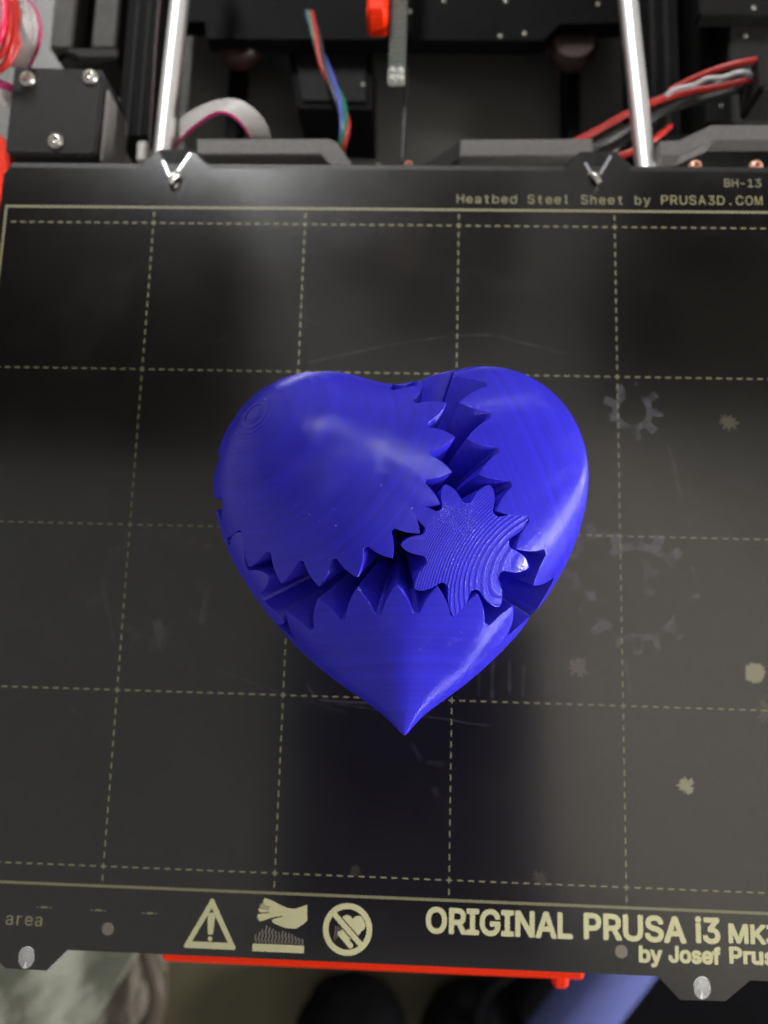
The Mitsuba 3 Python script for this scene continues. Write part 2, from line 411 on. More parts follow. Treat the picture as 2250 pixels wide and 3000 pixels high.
for i in range(15):
    x = 45.4 + i * 0.95
    h = 1.3 + 2.9 * math.exp(-((i - 3.5) / 3.2) ** 2) + 1.6 * math.exp(-((i - 9.5) / 3.0) ** 2) + (0.5 if i in (3, 8) else 0)
    ys = np.linspace(0, h, 9)
    c = np.stack([x + 0.16 * np.sin(ys * 3.0 + i * 0.4), -218.95 + ys], 1)
    flames.append(LineString(c).buffer(0.2))
obj('heat_waves', slab(union_all(flames), Z1, Z2), 'brown_dot', sheet)
cx, cy = 71.45, -214.25
ringp = Point(cx, cy).buffer(7.0, 48).difference(Point(cx, cy).buffer(5.4, 48))
bar = affinity.rotate(sbox(cx - 6.0, cy - 0.75, cx + 6.0, cy + 0.75), -45, origin=(cx, cy))
gapbar = affinity.rotate(sbox(cx - 6.0, cy - 1.1, cx + 6.0, cy + 1.1), -45, origin=(cx, cy))
heart_icon = union_all([Point(cx + 3.1, cy + 1.6).buffer(2.1), Point(cx - 0.2, cy + 2.2).buffer(1.6), Polygon([(cx - 1.7, cy + 1.4), (cx + 5.1, cy + 1.3), (cx + 2.2, cy - 3.0), (cx - 1.5, cy - 2.0)])])
tail = LineString([(cx - 2.0, cy - 1.2), (cx + 1.0, cy - 4.3)]).buffer(0.75)
icon = union_all([heart_icon, tail]).difference(gapbar).intersection(Point(cx, cy).buffer(5.2))
wires_icon = union_all([LineString([(cx - 3.3 + d, cy + 0.6), (cx - 3.6 + d, cy - 3.0 + abs(d))]).buffer(0.13) for d in (0, 0.7, 1.4)])
obj('no_pacemaker_symbol', slab(union_all([ringp, bar, icon]), Z1, Z2), 'print_ink', sheet)
obj('lead_lines', slab(wires_icon.difference(gapbar), Z1, Z2), 'brown_dot', sheet)
for x, y, r in ((2.7, -216.9, 1.75), (148.3, -217.0, 1.75)):
    obj('brown_dot', slab(Point(x, y).buffer(r, 24), Z1, Z2), 'brown_dot', sheet)
for x, y in ((-16.3, -211.8), (-0.4, -212.0), (14.6, -212.2)):
    obj('tick_mark', slab(union_all([sbox(x - 1.0, y - 0.25, x + 0.9, y + 0.25), sbox(x - 2.4, y - 0.14, x - 1.5, y + .05), sbox(x + 1.3, y - 0.14, x + 2.2, y + .05)]), Z1, Z2), 'print_faint', sheet)
for cx, cy in ((-20.2, -225.4), (170.3, -225.4)):                     # fingerprints on the two tabs
    ell = affinity.scale(Point(0, 0).buffer(1, 40), 2.35, 2.95)
    ridges = []
    for k in range(9):
        r = 0.35 + 0.64 * k
        pts = [(r * 0.8 * math.cos(a) + 0.15, r * math.sin(a) - 0.5) for a in np.linspace(-0.2, math.pi + 0.2, 40)]
        pts = [(pts[0][0] + 0.4 + 0.1 * k, pts[0][1] - 3.4 + .2 * k)] + pts + [(pts[-1][0] - 0.8, pts[-1][1] - 3.2)]
        ridges.append(LineString(pts).buffer(0.15))
    fp = affinity.translate(affinity.rotate(ell.difference(union_all(ridges)), -6), cx, cy)
    obj('fingerprint_symbol', slab(fp, Z1, Z2), 'bare_steel', sheet)

# ---------------------------------------------------------------- heated bed under the sheet, its locating pins and screws
bed = thing('heated_bed', 'black heated bed plate carrying the dark print sheet', 'heated bed')
obj('plate', bx(-50.5, 200.5, -219, 22, -4.2, -0.85, 0.4), 'bed_black', bed)
for x in (4.9, 144.6):
    obj('rear_lug', slab(Polygon([(x - 11, 21.8), (x - 5, 27), (x + 6.5, 27), (x + 12, 21.8)]), -4.1, -1.0), 'dark_grey_print', bed)
for x, y, lean in ((5.6, 14.8, -0.6), (144.4, 15.6, 0.5)):
    obj('locating_pin', tube([(x - lean * 3.4, y + 2.4, -1), (x - lean * 2.4, y + 1.8, 1.0), (x + lean * 1.2, y - 1.2, 1.3)], np.linspace(1.3, 1.1, 20), n=20), 'screw_steel', bed, smooth=50)

# ---------------------------------------------------------------- the geared heart
RHO = CubicSpline(np.arange(-90, 271, 4.0), [52.68, 48.79, 46.68, 45.3, 44.14, 43.15, 42.33, 41.67, 41.15, 40.77, 40.51, 40.39, 40.39, 40.52, 40.76, 41.12, 41.6, 42.18, 42.87, 43.66, 44.56, 45.55, 46.63, 47.81, 49.05, 50.31, 51.56, 52.74, 53.81, 54.73, 55.46, 55.95, 56.17, 56.11, 55.75, 55.06, 54.02, 52.61, 50.82, 48.78, 46.59, 44.38, 42.29, 40.44, 39.07, 38.53, 39.05, 40.47, 42.48, 44.79, 47.12, 49.22, 51.04, 52.57, 53.81, 54.75, 55.39, 55.73, 55.78, 55.57, 55.13, 54.49, 53.69, 52.75, 51.69, 50.56, 49.38, 48.18, 46.99, 45.83, 44.75, 43.76, 42.9, 42.17, 41.57, 41.1, 40.76, 40.54, 40.44, 40.47, 40.61, 40.86, 41.23, 41.7, 42.29, 42.98, 43.81, 44.97, 46.69, 49.18, 52.69])
THICK, PZ, PQ = 28.895, 2.0, 2.4


DEG = np.arange(-90, 270, 1.0)


def soften(v, sigma):
    k = np.exp(-0.5 * (np.arange(-60, 61) / sigma) ** 2)
    return np.convolve(np.r_[v[-60:], v, v[:60]], k / k.sum(), 'same')[60:-60]


RIM = RHO(DEG)
gam = np.minimum(DEG + 90, 270 - DEG)                                  # angle from the tip, in the heart's plane
near = np.clip(1 - gam / 26, 0, 1) ** 0.5 * (gam < 26)
BODY = RIM + (soften(RIM, 5.5) - RIM) * np.minimum(near * 1.4, 1)
SPIKE = np.interp(np.arange(0, 40.0), gam[:90], (RIM - BODY)[:90]) / 2 + np.interp(np.arange(0, 40.0), gam[270:][::-1], (RIM - BODY)[270:][::-1]) / 2
tipw = np.clip(1 - (gam - 12) / 30, 0, 1)
ROUND = soften(BODY, 15.0) * (1 - tipw) + soften(BODY, 8.0) * tipw

INV, TH2 = 1 / ROUND ** 2, np.radians(2 * DEG)
POLE = (INV.mean(), 2 * (INV * np.cos(TH2)).mean(), 2 * (INV * np.sin(TH2)).mean())  # the smooth dome over the middle of the heart


def radius(d):
    th = np.degrees(np.arctan2(d[:, 1], d[:, 0]))
    w = np.clip(np.abs(d[:, 2]) / 0.85, 0, 1)
    tip = np.clip((-d[:, 1] - 0.76) / 0.22, 0, 1)
    tip = tip * tip * (3 - 2 * tip)                                    # towards the tip the section turns round
    pz, pq = PZ - 0.85 * tip, PQ - 0.5 * tip
    w = w * w * (3 - 2 * w)
    rho = np.interp(th, DEG, BODY, period=360) * (1 - w) + np.interp(th, DEG, ROUND, period=360) * w
    t2 = np.radians(2 * th)
    q = np.clip((np.abs(d[:, 2]) - 0.62) / 0.36, 0, 1)
    q = q * q * (3 - 2 * q)
    rho = ((1 - q) / rho ** 2 + q * (POLE[0] + POLE[1] * np.cos(t2) + POLE[2] * np.sin(t2))) ** -0.5
    a, b = np.hypot(d[:, 0], d[:, 1]) / rho, np.abs(d[:, 2]) / THICK
    lo, hi = np.zeros(len(d)), np.full(len(d), 120.0)
    for _ in range(40):
        m = (lo + hi) / 2
        g = (a * m) ** pz + (b * m) ** pq < 1
        lo, hi = np.where(g, m, lo), np.where(g, hi, m)
    return (lo + hi) / 2 + np.interp(np.degrees(np.arccos(np.clip(-d[:, 1], -1, 1))), np.arange(0, 40.0), SPIKE)


BIG = np.array([(0, 53.15), (.02, 53.0), (.11, 51.4), (.26, 48.4), (.35, 46), (.41, 44.2), (.43, 43.7), (.5, 43.6)])
SMALL = np.array([(0, 27.1), (.03, 26.9), (.08, 26.2), (.16, 24.6), (.24, 22.4), (.30, 20.2), (.34, 18.8), (.39, 17.8), (.5, 17.5)])


def gear_mesh(axis, teeth, prof, phase, r_in, per=32, rows=64, layer=0.0):
    """One gear of the heart: every flank runs to the heart's centre, the outer face is the heart's own surface."""
    u = np.cross(axis, [0.123, 0.31, 0.94])
    u /= np.linalg.norm(u)
    v = np.cross(axis, u)
    half = np.unique(np.r_[np.linspace(0, .5, per // 2 + 1), prof[1:3, 0], prof[-3:-1, 0]])
    s = np.r_[half, 1 - half[1:-1][::-1]]
    psi = (phase + (np.arange(teeth)[:, None] + s).ravel() * 2 * np.pi / teeth)
    edge = np.tile(np.interp(np.minimum(s, 1 - s), prof[:, 0], prof[:, 1]), teeth)
    mean = prof[-1, 1]
    w = np.linspace(0, 1, rows + 1)[1:] ** 1.25
    V = []

    def put(alpha, shrink, fixed=None):
        al = np.radians(alpha)[:, None]
        d = np.cos(al) * axis + np.sin(al) * (np.cos(psi)[:, None] * u + np.sin(psi)[:, None] * v)
        r = (radius(d) - shrink) if fixed is None else np.full(len(d), fixed)
        p = d * r[:, None]
        V.append(p)

    for x in w[:-1]:
        put(x * (mean * (1 - x ** 4) + edge * x ** 4) * 0.995, 0)
    put(edge - 0.32, 0)
    put(edge - 0.10, 0.07)
    put(edge, 0.30)
    if layer:                                                          # printed steps where the surface is flat enough to show them
        P = np.array(V[:-3])
        h = P @ axis / layer
        step = np.hypot(np.gradient(h, axis=0), np.roll(h, -1, 1) - h)
        amp = np.clip(1.6 - step / 0.26, 0, 1)
        f = h - np.floor(h)
        g = np.clip((f - 0.7) / 0.3, 0, 1)
        bead = (0.36 if layer < 0.21 else 0.11) * np.exp(-((f - 0.12) / 0.10) ** 2) * (0.8 + 0.4 * meshkit.noise(P * 1.4))
        P = P + axis * ((np.floor(h) + g * g * (3 - 2 * g) - h + bead) * layer * (0.95 if layer < 0.21 else 0.6) * amp)[..., None]
        V[:-3] = list(P)
    d = V[-1] / np.linalg.norm(V[-1], axis=1, keepdims=True)
    ro = np.linalg.norm(V[-1], axis=1)
    for t in np.linspace(0, 1, 9)[1:]:
        V.append(d * (ro + (r_in - ro) * t)[:, None])
    n, R = len(psi), len(V)
    V = np.vstack(V + [(axis * radius(axis[None])[0])[None], (axis * r_in * 0.9)[None]])
    i, j = np.meshgrid(np.arange(R - 1), np.arange(n), indexing='ij')
    i, j = i.ravel(), j.ravel()
    k = (j + 1) % n
    F = [np.stack([i * n + j, (i + 1) * n + j, (i + 1) * n + k], 1), np.stack([i * n + j, (i + 1) * n + k, i * n + k], 1)]
    jj = np.arange(n)
    F.append(np.stack([jj * 0 + R * n, jj, (jj + 1) % n], 1))
    F.append(np.stack([jj * 0 + R * n + 1, (R - 1) * n + (jj + 1) % n, (R - 1) * n + jj], 1))
    return trimesh.Trimesh(V @ HR.T + HC, np.vstack(F), process=False)


heart = thing('geared_heart', 'blue printed plastic heart made of meshing toothed gears, lying on the dark sheet', 'heart')
for name, axis, ph, mat, lab in (('large_gear', AXES[0], 5.69714, 'blue_layered', 'upper left toothed piece with ring layer lines'), ('large_gear', AXES[1], 4.29993, 'blue_right', 'right toothed piece with a pale highlight'),
                                 ('large_gear', AXES[2], 5.9113, 'blue_tip', 'bottom toothed piece ending in the pointed tip'), ('large_gear', AXES[3], 0.22689, 'blue_plain', None)):
    k = obj(name, gear_mesh(axis, 18, BIG, ph, 15.0, rows=210 if mat == 'blue_layered' else 64, layer=0.2 if mat == 'blue_layered' else 0), mat, heart, smooth=32)
    tag(k, lab)
for axis, ph, mat, lab in ((-AXES[3], 4.48598, 'blue_small', 'small nine-toothed gear with stepped top between the three large pieces'), (-AXES[0], 0.03491, 'blue_plain', None), (-AXES[1], 0.05236, 'blue_plain', None), (-AXES[2], 0.5236, 'blue_plain', None)):
    k = obj('small_gear', gear_mesh(axis, 9, SMALL, ph, 15.0, per=120 if mat == 'blue_small' else 40, rows=240 if mat == 'blue_small' else 50, layer=0.23 if mat == 'blue_small' else 0), mat, heart, smooth=32)
    tag(k, lab)
blobs = []
for _ in range(26):
    d = AXES[0] + nrng.normal(size=3) * 0.42
    d /= np.linalg.norm(d)
    if d @ AXES[0] > 0.80:
        b = trimesh.creation.icosphere(subdivisions=1, radius=nrng.uniform(0.10, 0.26))
        b.apply_translation(HC + HR @ (d * radius(d[None])[0]))
        blobs.append(b)
obj('plastic_blob', cat_(blobs), 'blue_blob', heart, smooth=True, kind='stuff')
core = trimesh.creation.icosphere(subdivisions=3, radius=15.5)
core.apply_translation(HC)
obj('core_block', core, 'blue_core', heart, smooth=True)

# ---------------------------------------------------------------- the printer behind the bed
for s, (a, b) in enumerate((((-7.0, 8, -20), (-2.6, 150, -20)), ((168.4, 8, -20), (158.0, 150, -20)))):
    m = trimesh.creation.cylinder(radius=3.5, segment=np.array([a, b], float), sections=40)
    tag(obj('smooth_rod', m, 'chrome', smooth=40), ('polished steel guide rod behind the left rear corner of the sheet', 'polished steel guide rod behind the right rear corner of the sheet')[s], 'rod', 'steel guide rods of the bed')

box_ = thing('motor_cover', 'dark grey printed cover with three round screws beside the left steel rod', 'cover')
top = [(-58.5, 65.0), (-27.0, 64.0), (-26.0, 62.5), (-26.2, 31.5), (-28, 30.5), (-57, 31), (-58.6, 32.5)]
m = cat_([slab(Polygon(top), -32, -10.6), slab(Polygon(top).buffer(-0.7), -10.61, -10)])
obj('body', m, 'dark_grey_print', box_)
obj('base_lip', bx(-61, -25, 27.4, 31, -32, -16, 1.5), 'black_print', box_)
obj('side_plate', bx(-25.9, -24.6, 30, 58, -32, -12.5, 0.5), 'grey_print', box_)
for px in ((-52.8, 59.6, -10), (-30.3, 60.4, -10), (-40.4, 35.6, -10)):
    obj('screw', dome((px[0], px[1], -10), 2.9, 1.9, hexr=1.2), 'screw_steel', box_, smooth=40)
obj('cable_notch', tube([(-43.3, 69.6, -12), (-38.7, 68.8, -9), (-37.4, 70.1, -12)], 1.0, n=30), 'black_metal', box_, smooth=True)

fr = thing('frame_profile', 'brownish grey frame profile with a black slot behind the motor cover', 'frame profile')
y0, y1 = 101.3, 260
obj('left_flange', bx(-65.8, -56.4, y0, y1, -70, -45, 0.8), 'brown_grey_metal', fr)
obj('slot', bx(-60.3, -51.0, y0, y1, -70, -56, 0.4), 'black_metal', fr)
obj('right_flange', bx(-48.5, -38.1, y0, y1, -70, -45, 0.8), 'brown_grey_metal', fr)
obj('end_plate', bx(-55.7, -34.8, 92.6, 97.5, -64, -40, 0.8), 'dark_grey_print', fr)

for s, (xa, xb) in enumerate(((352, 458), (1862, 1992))):
    ex = thing('black_profile', ('black aluminium profile running back between the motor cover and the left rod', 'black aluminium profile running back just right of the right rod')[s], 'frame profile', 'black aluminium profiles beside the rods')
    x0, x1 = ((-32.7, -19.0), (171.1, 186.7))[s]
    obj('body', bx(x0, x1, 58.4, 270, -64, -40, 0.8), 'black_metal', ex)
    w = (x1 - x0) / 8
    for q in (0.28, 0.62):
        obj('rib', bx(x0 + (x1 - x0) * q, x0 + (x1 - x0) * q + w, 58.1, 269, -41, -39.2, 0.4), 'black_print', ex)

rear = thing('rear_frame', 'black rear crosspiece with two dark red round feet across the top of the picture', 'frame')
pl = Polygon([(-21.7, 250), (-21.0, 117.8), (-3.7, 117.8), (-2.5, 109.9), (135.8, 109.0), (142.7, 116.5), (171.7, 117.1), (171.9, 250)])
obj('crosspiece', slab(pl, -58, -50), 'black_metal', rear)
for px in ((8.2, 115.6, -56), (149.9, 115.0, -56)):
    f = trimesh.creation.revolve(np.array([(0.001, -9), (9.0, -9), (10.2, -7), (10.4, -3), (9.6, -1), (8.6, 0), (0.001, 0)]), sections=40)
    f.apply_translation((px[0], px[1], -56))
    obj('foot', f, 'red_black', rear, smooth=35)
for a, b in (((-0.8), (4.9)), ((151.4), (157.4))):
    obj('rail', bx(a, b, 79.5, 230, -94.8, -80, 0.6), 'black_metal', rear)
for px in ((118.5, 110.6, -50), (128.3, 111.8, -50), (95.2, 126.9, -50), (120.5, 126.8, -50), (158.3, 125.2, -50), (81.3, 121.9, -50)):
    obj('screw', dome((px[0], px[1] , -50), 0.9, 0.8, n=16), 'screw_steel', rear, smooth=40)

mo = thing('stepper_motor', 'black motor block hanging below the crosspiece beside the twisted coloured wires', 'motor')
mp = Polygon([(28.6, 117.4), (65.7, 117.4), (66.7, 84.9), (34.8, 85.7)])
obj('housing', slab(mp.buffer(-1).buffer(1), -94.5, -60), 'black_metal', mo)
obj('face_plate', slab(mp.buffer(-3), -59.9, -58.8), 'black_print', mo)
for px in ((61.9, 116.4, -58.8), (63.5, 97.2, -58.8)):
    obj('screw', dome((px[0] - 1, px[1] - 1.5, -58.8), 0.8, 0.6, n=16), 'screw_steel', mo, smooth=40)

be = thing('toothed_belt', 'grey green toothed belt ending in a pale clip at the top of the picture', 'belt')
x0, x1 = 74.1, 80.6
yb, yt = 82.5, 190
obj('strap', bx(x0, x1, yb, yt, -33.6, -32.4, 0.2), 'belt_rubber', be)
obj('belt_teeth', cat_([bx(x0 + .15, x1 - .15, y, y + 1.0, -32.5, -31.9, 0.25) for y in np.arange(yb + 0.5, yt, 2.0)]), 'belt_rubber', be, kind='stuff')
cx0, cx1, cy0, cy1 = 74.1, 80.2, 75.7, 82.3
clip = [bx(cx0, cx1, cy0, cy1, -34, -32, 0.4)]
for i in range(2):
    for j in range(2):
        w, h = (cx1 - cx0) / 2, (cy1 - cy0) / 2
        clip.append(bx(cx0 + i * w + .4, cx0 + (i + 1) * w - .4, cy0 + j * h + .4, cy0 + (j + 1) * h - .4, -32.1, -30.6, 0.5))
obj('clip', cat_(clip), 'clip_plastic', be)
tag(obj('thin_rod', tube([(80.8, 86.7, -38), (80.7, 72.8, -39), (80.1, 47.8, -40)], 0.9, n=30), 'wire_black', smooth=True), 'thin black cable running straight down from the belt clip', 'cable')
tag(obj('orange_block', trimesh.boolean.union([bx(65.4, 73.2, 99.4, 130, -38, -26, 1.4), bx(65.9, 72.7, 100.0, 129, -30, -24.5, 1.0)], engine='manifold'), 'orange_plastic'),
    'orange printed block beside the belt at the top edge', 'printed block')

# twisted motor leads
path = [(40.6, 116.0, -44), (44.1, 105.0, -42), (48.6, 88.1, -38), (54.2, 73.3, -34), (58.1, 60.4, -30), (58.6, 50.6, -28), (57.5, 46.4, -30), (58.8, 46.8, -38)]
base = spline(path, 120)
tw = thing('motor_leads', 'twisted red, green, blue and black motor wires hanging behind the sheet', 'wires')
for q, (mat, nm) in enumerate((('wire_red', 'red_wire'), ('wire_green', 'green_wire'), ('wire_blue', 'blue_wire'), ('wire_black', 'black_wire'))):
    a = np.linspace(0, 2.0 * math.pi, 120) * 1.15 + q * math.pi / 2 + 0.55
    off = np.stack([np.cos(a), 0.25 * np.sin(a), np.sin(a)], 1) * 1.15
    obj(nm, tube(base[::4] + off[::4], 0.95, n=110, sides=12), mat, tw, smooth=True)

# ribbon cables
rb = thing('ribbon_cable', 'grey ribbon cable with a magenta edge wire arching up behind the sheet', 'cable')
ed = [(-6.0, 43.2, -27), (3.2, 47.1, -20), (11.1, 49.0, -15), (17.1, 49.3, -13), (22.0, 47.8, -15), (24.5, 46.3, -21), (24.9, 44.9, -28)]
obj('band', ribbon(ed, [(-0.75, 0.55, -0.2), (1, 0.12, 0.05)], 0.5, 7.6, 0.7), 'ribbon_grey', rb, smooth=30)
obj('edge_wire', tube(ed, 0.62, n=70, sides=10), 'ribbon_magenta', rb, smooth=True)
rb2 = thing('ribbon_cable', 'grey ribbon cable with a magenta edge in the top left corner beside red wires', 'cable')
ed = [(-60.4, 99.4, -14), (-54.0, 89.0, -10), (-49.9, 80.8, -8), (-49.7, 74.8, -9), (-53.1, 72.0, -13), (-57.5, 71.1, -18)]
obj('band', ribbon(ed, [(-1, 0.1, -0.15), (-1, -0.05, 0.1)], 0.4, 7.2, 0.7), 'ribbon_grey', rb2, smooth=30)
obj('edge_wire', tube(ed, 0.65, n=60, sides=10), 'ribbon_magenta', rb2, smooth=True)
for k in range(5):
    obj('core_ridge', tube(np.array(ed) + np.array([-1.0, 0.1, 0.0]) * (1.6 + k * 1.15) + np.array([0, 0, 0.3 - 0.15 * k]), 0.42, n=50, sides=8), 'ribbon_grey', rb2, smooth=True)
coil = thing('red_wires', 'coiled bundle of bright red wires in the top left corner', 'wires')
for pts in ([(-63.4, 60.3, -6), (-57.3, 61.2, -3), (-54.6, 66.8, -1), (-55.5, 76.2, -2), (-58.8, 90.2, -4)], [(-62.0, 62.2, -3), (-56.9, 63.3, 0), (-54.6, 68.2, 2), (-55.9, 77.6, 1), (-58.5, 86.5, 0)],
            [(-60.6, 64.6, 0), (-56.5, 66.0, 3), (-55.4, 71.6, 4), (-57.6, 83.7, 3)], [(-65.8, 62.1, -10), (-59.7, 68.2, -10), (-57.2, 75.5, -9), (-59.1, 87.0, -8), (-60.5, 93.9, -8)]):
    obj('wire', tube(pts, 1.05, n=50), 'wire_pink' if len(pts) == 4 else 'wire_red', coil, smooth=True)
low = thing('flat_cable', 'magenta edged pale flat cable at the left picture edge beside the motor cover', 'cable')
ed = [(-70.4, 62.6, -16), (-64.6, 61.3, -15), (-62.1, 61.2, -17), (-62.9, 61.1, -24)]
obj('band', ribbon(ed, [(0.1, -1, -0.3), (0.3, -1, -0.3)], 1.6, 8.0, 0.7), 'ribbon_grey', low, smooth=30)
obj('edge_wire', ribbon(ed, [(0.1, -1, -0.3), (0.3, -1, -0.3)], -1.5, 1.6, 1.0), 'ribbon_magenta', low, smooth=30)
op = Polygon([(-90, 46.5), (-66.9, 45.5), (-63.9, 40.4), (-62.0, 30.9), (-61.2, 22.9), (-64.0, 17.6), (-90, 17.6)])
tag(obj('orange_bracket', cat_([slab(op.buffer(-.6), -20.7, -20), slab(op, -34, -20.6)]), 'orange_plastic'), 'orange printed bracket at the left edge beside the sheet corner', 'bracket')

# carriage arms under the rear of the bed
ca = thing('bed_carriage', 'dark grey carriage frame showing its two arms behind the sheet', 'carriage')
la = Polygon([(6.7, 42.6), (54.1, 42.9), (56.9, 41.8), (64.3, 31.1), (57.4, 30.5), (51.6, 36.8), (7.1, 36.5)])
ra = Polygon([(101.3, 42.9), (147.7, 43.5), (147.6, 36.8), (101.1, 36.3)])
rs = Polygon([(101.2, 42.9), (101.0, 36.3), (93.0, 30.5), (84.0, 30.4)])
obj('arm', cat_([slab(la.buffer(-.35), -18.35, -18), slab(la, -25, -18.34)]), 'grey_print', ca)
obj('arm', cat_([slab(ra.buffer(-.35), -18.35, -18), slab(ra, -25, -18.34)]), 'grey_print', ca)
obj('sloping_arm', slab(rs.buffer(-.1), -25, -18.8), 'dark_grey_print', ca)
obj('under_plate', bx(4, 160, 8, 44, -44, -38, 0.6), 'black_print', ca)
obj('centre_web', bx(64.9, 98.8, 12, 30.7, -20, -14, 0.6), 'dark_grey_print', ca)

for k, (px, mat) in enumerate((((83.2, 24.0, -5), 'copper_screw'), ((73.3, 23.1, -5), 'screw_steel'), ((178.0, 24.3, -5), 'copper_screw'), ((197.7, 24.4, -5), 'copper_screw'))):
    obj('rear_screw', dome((px[0], px[1], -5), 2.2 if k > 1 else 1.6, 1.7, hexr=0.8), mat, bed, smooth=40)

# right rear corner
br = thing('cable_bracket', 'dark grey bent bracket behind the right rear corner of the sheet', 'bracket')
bp = Polygon([(169.6, 40.0), (176.4, 40.3), (187.7, 46.2), (216.1, 46.3), (215.8, 40.4), (188.0, 40.1), (176.5, 34.4), (169.5, 34.0)])
obj('strip', cat_([slab(bp.buffer(-.35), -14.35, -14), slab(bp, -20, -14.34)]), 'grey_print', br)
obj('back_plate', bx(172.7, 225.8, 6, 58.3, -60, -36, 0.6), 'black_print', br)
co = thing('control_box', 'dark grey electronics cover with a black slot in the top right corner', 'cover')
obj('panel', bx(210.6, 245.9, 72.2, 260, -90, -50, 0.8), 'dark_grey_print', co)
obj('slot', bx(204.3, 215.1, 79.3, 260, -90, -60, 0.8), 'black_print', co)
obj('top_bar', bx(196.2, 242.5, 114.0, 200, -49.5, -42, 0.8), 'black_print', co)
for px in ((217.0, 116.4, -42), (216.8, 110.9, -50), (210.7, 87.0, -60), (225.6, 116.4, -50)):
    obj('screw', dome(px, 0.9, 0.7, n=16), 'screw_steel', co, smooth=40)

wr = thing('heater_wires', 'red, black and white wires running to the right behind the right steel rod', 'wires')
for mat, nm, r, pts in (
        ('wire_red', 'red_wire', 1.25, [(141.0, 49.0, -30), (151.7, 54.6, -30), (168.5, 64.0, -29), (182.5, 67.4, -26), (194.5, 67.1, -22), (205.5, 67.2, -18), (210.9, 68.3, -18)]),
        ('wire_red', 'red_wire', 1.15, [(177.9, 68.7, -27), (185.2, 70.6, -23), (193.1, 71.0, -18), (204.5, 71.0, -14), (209.2, 71.5, -14)]),
        ('wire_white', 'white_wire', 0.85, [(176.3, 66.0, -26), (180.9, 67.0, -23), (185.9, 66.6, -20), (188.4, 66.9, -18), (192.5, 66.4, -17), (195.1, 66.5, -16), (197.8, 66.2, -14), (203.2, 67.3, -17), (211.8, 68.3, -20)]),
        ('wire_white', 'white_wire', 0.8, [(150.7, 49.7, -34), (158.1, 53.5, -33), (165.8, 58.5, -33), (174.1, 63.0, -31), (189.8, 68.3, -29), (201.5, 69.8, -27)]),
        ('wire_black', 'black_wire', 1.3, [(149.2, 48.3, -33), (159.1, 54.5, -32), (169.3, 60.6, -32), (183.5, 66.9, -29), (197.0, 71.0, -25), (206.7, 71.1, -19), (211.5, 71.8, -19)]),
        ('wire_black', 'black_wire', 1.3, [(154.7, 48.3, -35), (166.3, 56.0, -35), (176.0, 63.8, -33), (187.6, 66.5, -30), (206.8, 69.0, -25), (214.1, 70.4, -25)]),
        ('wire_red', 'red_wire', 1.15, [(156.2, 48.2, -36), (167.1, 49.8, -34), (172.6, 52.6, -33), (178.7, 58.9, -36), (185.4, 66.7, -44)])):
    obj(nm, tube(pts, r, n=90), mat, wr, smooth=True)
tag(obj('wire_sleeve_end', bx(203.9, 224.3, 58.1, 72.8, -30, -11, 1.5), 'dark_grey_print'), 'dark grey cover edge that the red wires run under, right picture edge', 'cover')
tag(obj('thin_red_wire', tube([(-15.6, 112.6, -30), (-16.1, 88.3, -31), (-16.1, 67.3, -32), (-16.8, 43.0, -34)], 0.55, n=40, sides=10), 'red_black', smooth=True), 'thin dark red wire running along the left side of the left steel rod', 'wire')
tag(obj('plug', bx(-20.1, -16.2, 41.5, 50.2, -40, -30, 0.8), 'ribbon_grey'), 'small pale plug between the motor cover and the left steel rod', 'plug')

# ---------------------------------------------------------------- below the front edge
ocv = thing('display_cover', 'orange printed display cover showing as a strip under the front edge of the sheet', 'cover')
obj('shell', bx(1.3, 150.9, -249.6, -205, -94, -60, 0.8), 'orange_plastic', ocv)
obj('knob', bx(140.7, 146.2, -253.7, -248.1, -74, -62, 1.2), 'orange_plastic', ocv)


def drape(corners, n, amp, freq, th=2.0, seed=0):
    """A cloth laid over a quadrilateral, with folds."""
    c = np.array(corners, float)
    s, t = np.meshgrid(np.linspace(0, 1, n), np.linspace(0, 1, n), indexing='ij')
    p = ((1 - s) * (1 - t))[..., None] * c[0] + (s * (1 - t))[..., None] * c[1] + (s * t)[..., None] * c[2] + ((1 - s) * t)[..., None] * c[3]
    w = np.sin(s * freq + 1.8 * np.sin(t * 2.1 + seed)) * 0.6 + (meshkit.fbm(np.stack([s * 5, t * 3, s * 0 + seed], -1)) - .5) * 1.6
    p[..., 2] += amp * w
    top, bot = p.reshape(-1, 3), p.reshape(-1, 3) - [0, 0, th]
    i, j = np.meshgrid(np.arange(n - 1), np.arange(n - 1), indexing='ij')
    a = (i * n + j).ravel()
    F = [np.stack([a, a + n, a + n + 1], 1), np.stack([a, a + n + 1, a + 1], 1)]
    F += [x[:, ::-1] + n * n for x in F]
    e = np.arange(n - 1)
    for r0, r1 in ((e, e + 1), (e * n + n - 1, (e + 1) * n + n - 1), ((n - 1) * n + e + 1, (n - 1) * n + e), ((e + 1) * n, e * n)):
        F += [np.stack([r0, r1, r1 + n * n], 1), np.stack([r0, r1 + n * n, r0 + n * n], 1)]
    return trimesh.Trimesh(np.vstack([top, bot]), np.vstack(F), process=False)


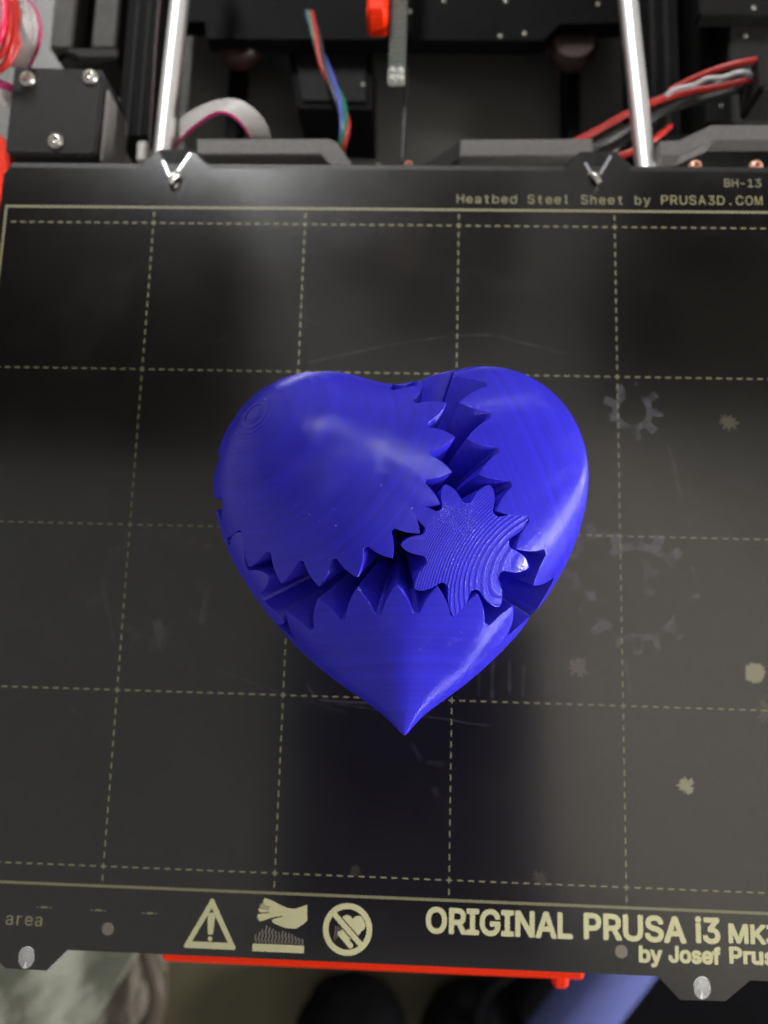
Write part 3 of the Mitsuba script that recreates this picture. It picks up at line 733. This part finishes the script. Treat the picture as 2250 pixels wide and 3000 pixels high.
tag(obj('pale_cloth', drape([(-256.0, -341.5, -330), (-80.4, -334.5, -330), (-126.8, -408.0, -330), (-246.5, -419.7, -330)], 60, 8, 13, seed=2), 'cloth_green', smooth=True), 'pale grey green cloth hanging below the front left corner of the sheet', 'cloth')
tag(obj('grey_cloth', drape([(-144.7, -384.1, -420), (-103.4, -382.4, -420), (-100.7, -457.3, -420), (-165.7, -460.1, -420)], 40, 14, 6, seed=5), 'cloth_brown', smooth=True), 'grey brown cloth between the pale cloth and the olive floor', 'cloth')
tag(obj('dark_strap', tube([(-110.6, -373.3, -395), (-103.0, -391.3, -392), (-97.5, -405.5, -392), (-100.0, -422.6, -398), (-107.0, -450.2, -405)], 7.0, n=40), 'brown_wood', smooth=True), 'dark brown strap along the edge of the grey brown cloth', 'strap')
bag = trimesh.creation.icosphere(subdivisions=4, radius=1.0)
v = np.array(bag.vertices)
v *= 1 + 0.25 * (meshkit.fbm(v * 1.6 + 4, seed=3) - .5)[:, None]
for (cx, cy, cz), (sx, sy, sz), nm, lab in (((33.3, -573.0, -690), (62, 62, 55), 'black_bag', 'black rounded bag on the olive floor, left of the two dark lumps'), ((166.3, -567.2, -690), (58, 55, 50), 'black_bag', 'black rounded bag on the olive floor, next to the blue strip')):
    m = trimesh.Trimesh(v * [sx, sy, sz] + [cx, cy, cz], bag.faces, process=False)
    tag(obj(nm, m, 'black_cloth', smooth=True), lab, 'bag', 'black bags on the floor')
tag(obj('bag_strap', tube([(166.4, -538.2, -650), (168.1, -510.3, -632), (176.7, -493.2, -625), (189.9, -482.9, -625), (215.1, -461.6, -630)], 6.5, n=40), 'black_cloth', smooth=True), 'black looped strap between the dark lumps and the blue strip', 'strap')
tag(obj('blue_roll', tube([(344.9, -426.8, -640), (331.0, -447.4, -640), (303.2, -482.4, -640), (265.9, -531.1, -644), (228.7, -581.2, -650)], 33, n=40, sides=28), 'blue_cloth', smooth=True), 'pale blue cloth roll slanting down from under the display cover', 'cloth')
m = slab(Polygon([(208.2, -473.3), (595.6, -457.7), (586.7, -602.1), (136.6, -622.5), (189.3, -542.7)]).buffer(-12).buffer(12), -748, -715)
tag(obj('black_cushion', m, 'black_cloth'), 'black flat cushion filling the bottom right corner beside the blue strip', 'cushion')

# ---------------------------------------------------------------- printer head above the back of the bed (above the picture, mirrored darkly in the sheet)
ga = thing('print_head', 'black print head on two steel rods above the back of the bed, outside the picture', 'print head')
obj('rod', trimesh.creation.cylinder(radius=4, segment=[(-230, 60, 190), (400, 60, 190)], sections=24), 'chrome', ga, smooth=40)
obj('rod', trimesh.creation.cylinder(radius=4, segment=[(-230, 60, 235), (400, 60, 235)], sections=24), 'chrome', ga, smooth=40)
obj('carriage', bx(66, 140, 45, 120, 150, 230, 4), 'black_print', ga)
obj('nozzle', bx(72.5, 83.5, 56, 68, 122, 150, 2), 'copper_screw', ga)
obj('motor_end', bx(-270, -25, -22, 150, 160, 270, 4), 'black_print', ga)
obj('cable_loom', tube([(110, 110, 230), (60, 150, 240), (-80, 160, 300), (-150, 150, 270)], 9, n=40), 'wire_black', ga, smooth=True)
obj('belt_cover', bx(-30, 70, 95, 165, 256, 275, 3), 'black_print', ga)
obj('right_end', bx(205, 360, 12, 130, 160, 270, 4), 'black_print', ga)


tb = bx(-72, 78, -178, 10, 1.2, 9.0, 1.5)
M4 = np.eye(4)
right = np.cross(FWD, UP)
M4[:3, 0], M4[:3, 1], M4[:3, 2] = right / np.linalg.norm(right), UP, -FWD / np.linalg.norm(FWD)
M4[:3, 3] = CAM * 1e3
tb.apply_transform(M4)
tag(obj('tablet', tb, 'navy_metal'), 'dark blue tablet held over the bed, outside the picture', 'tablet')
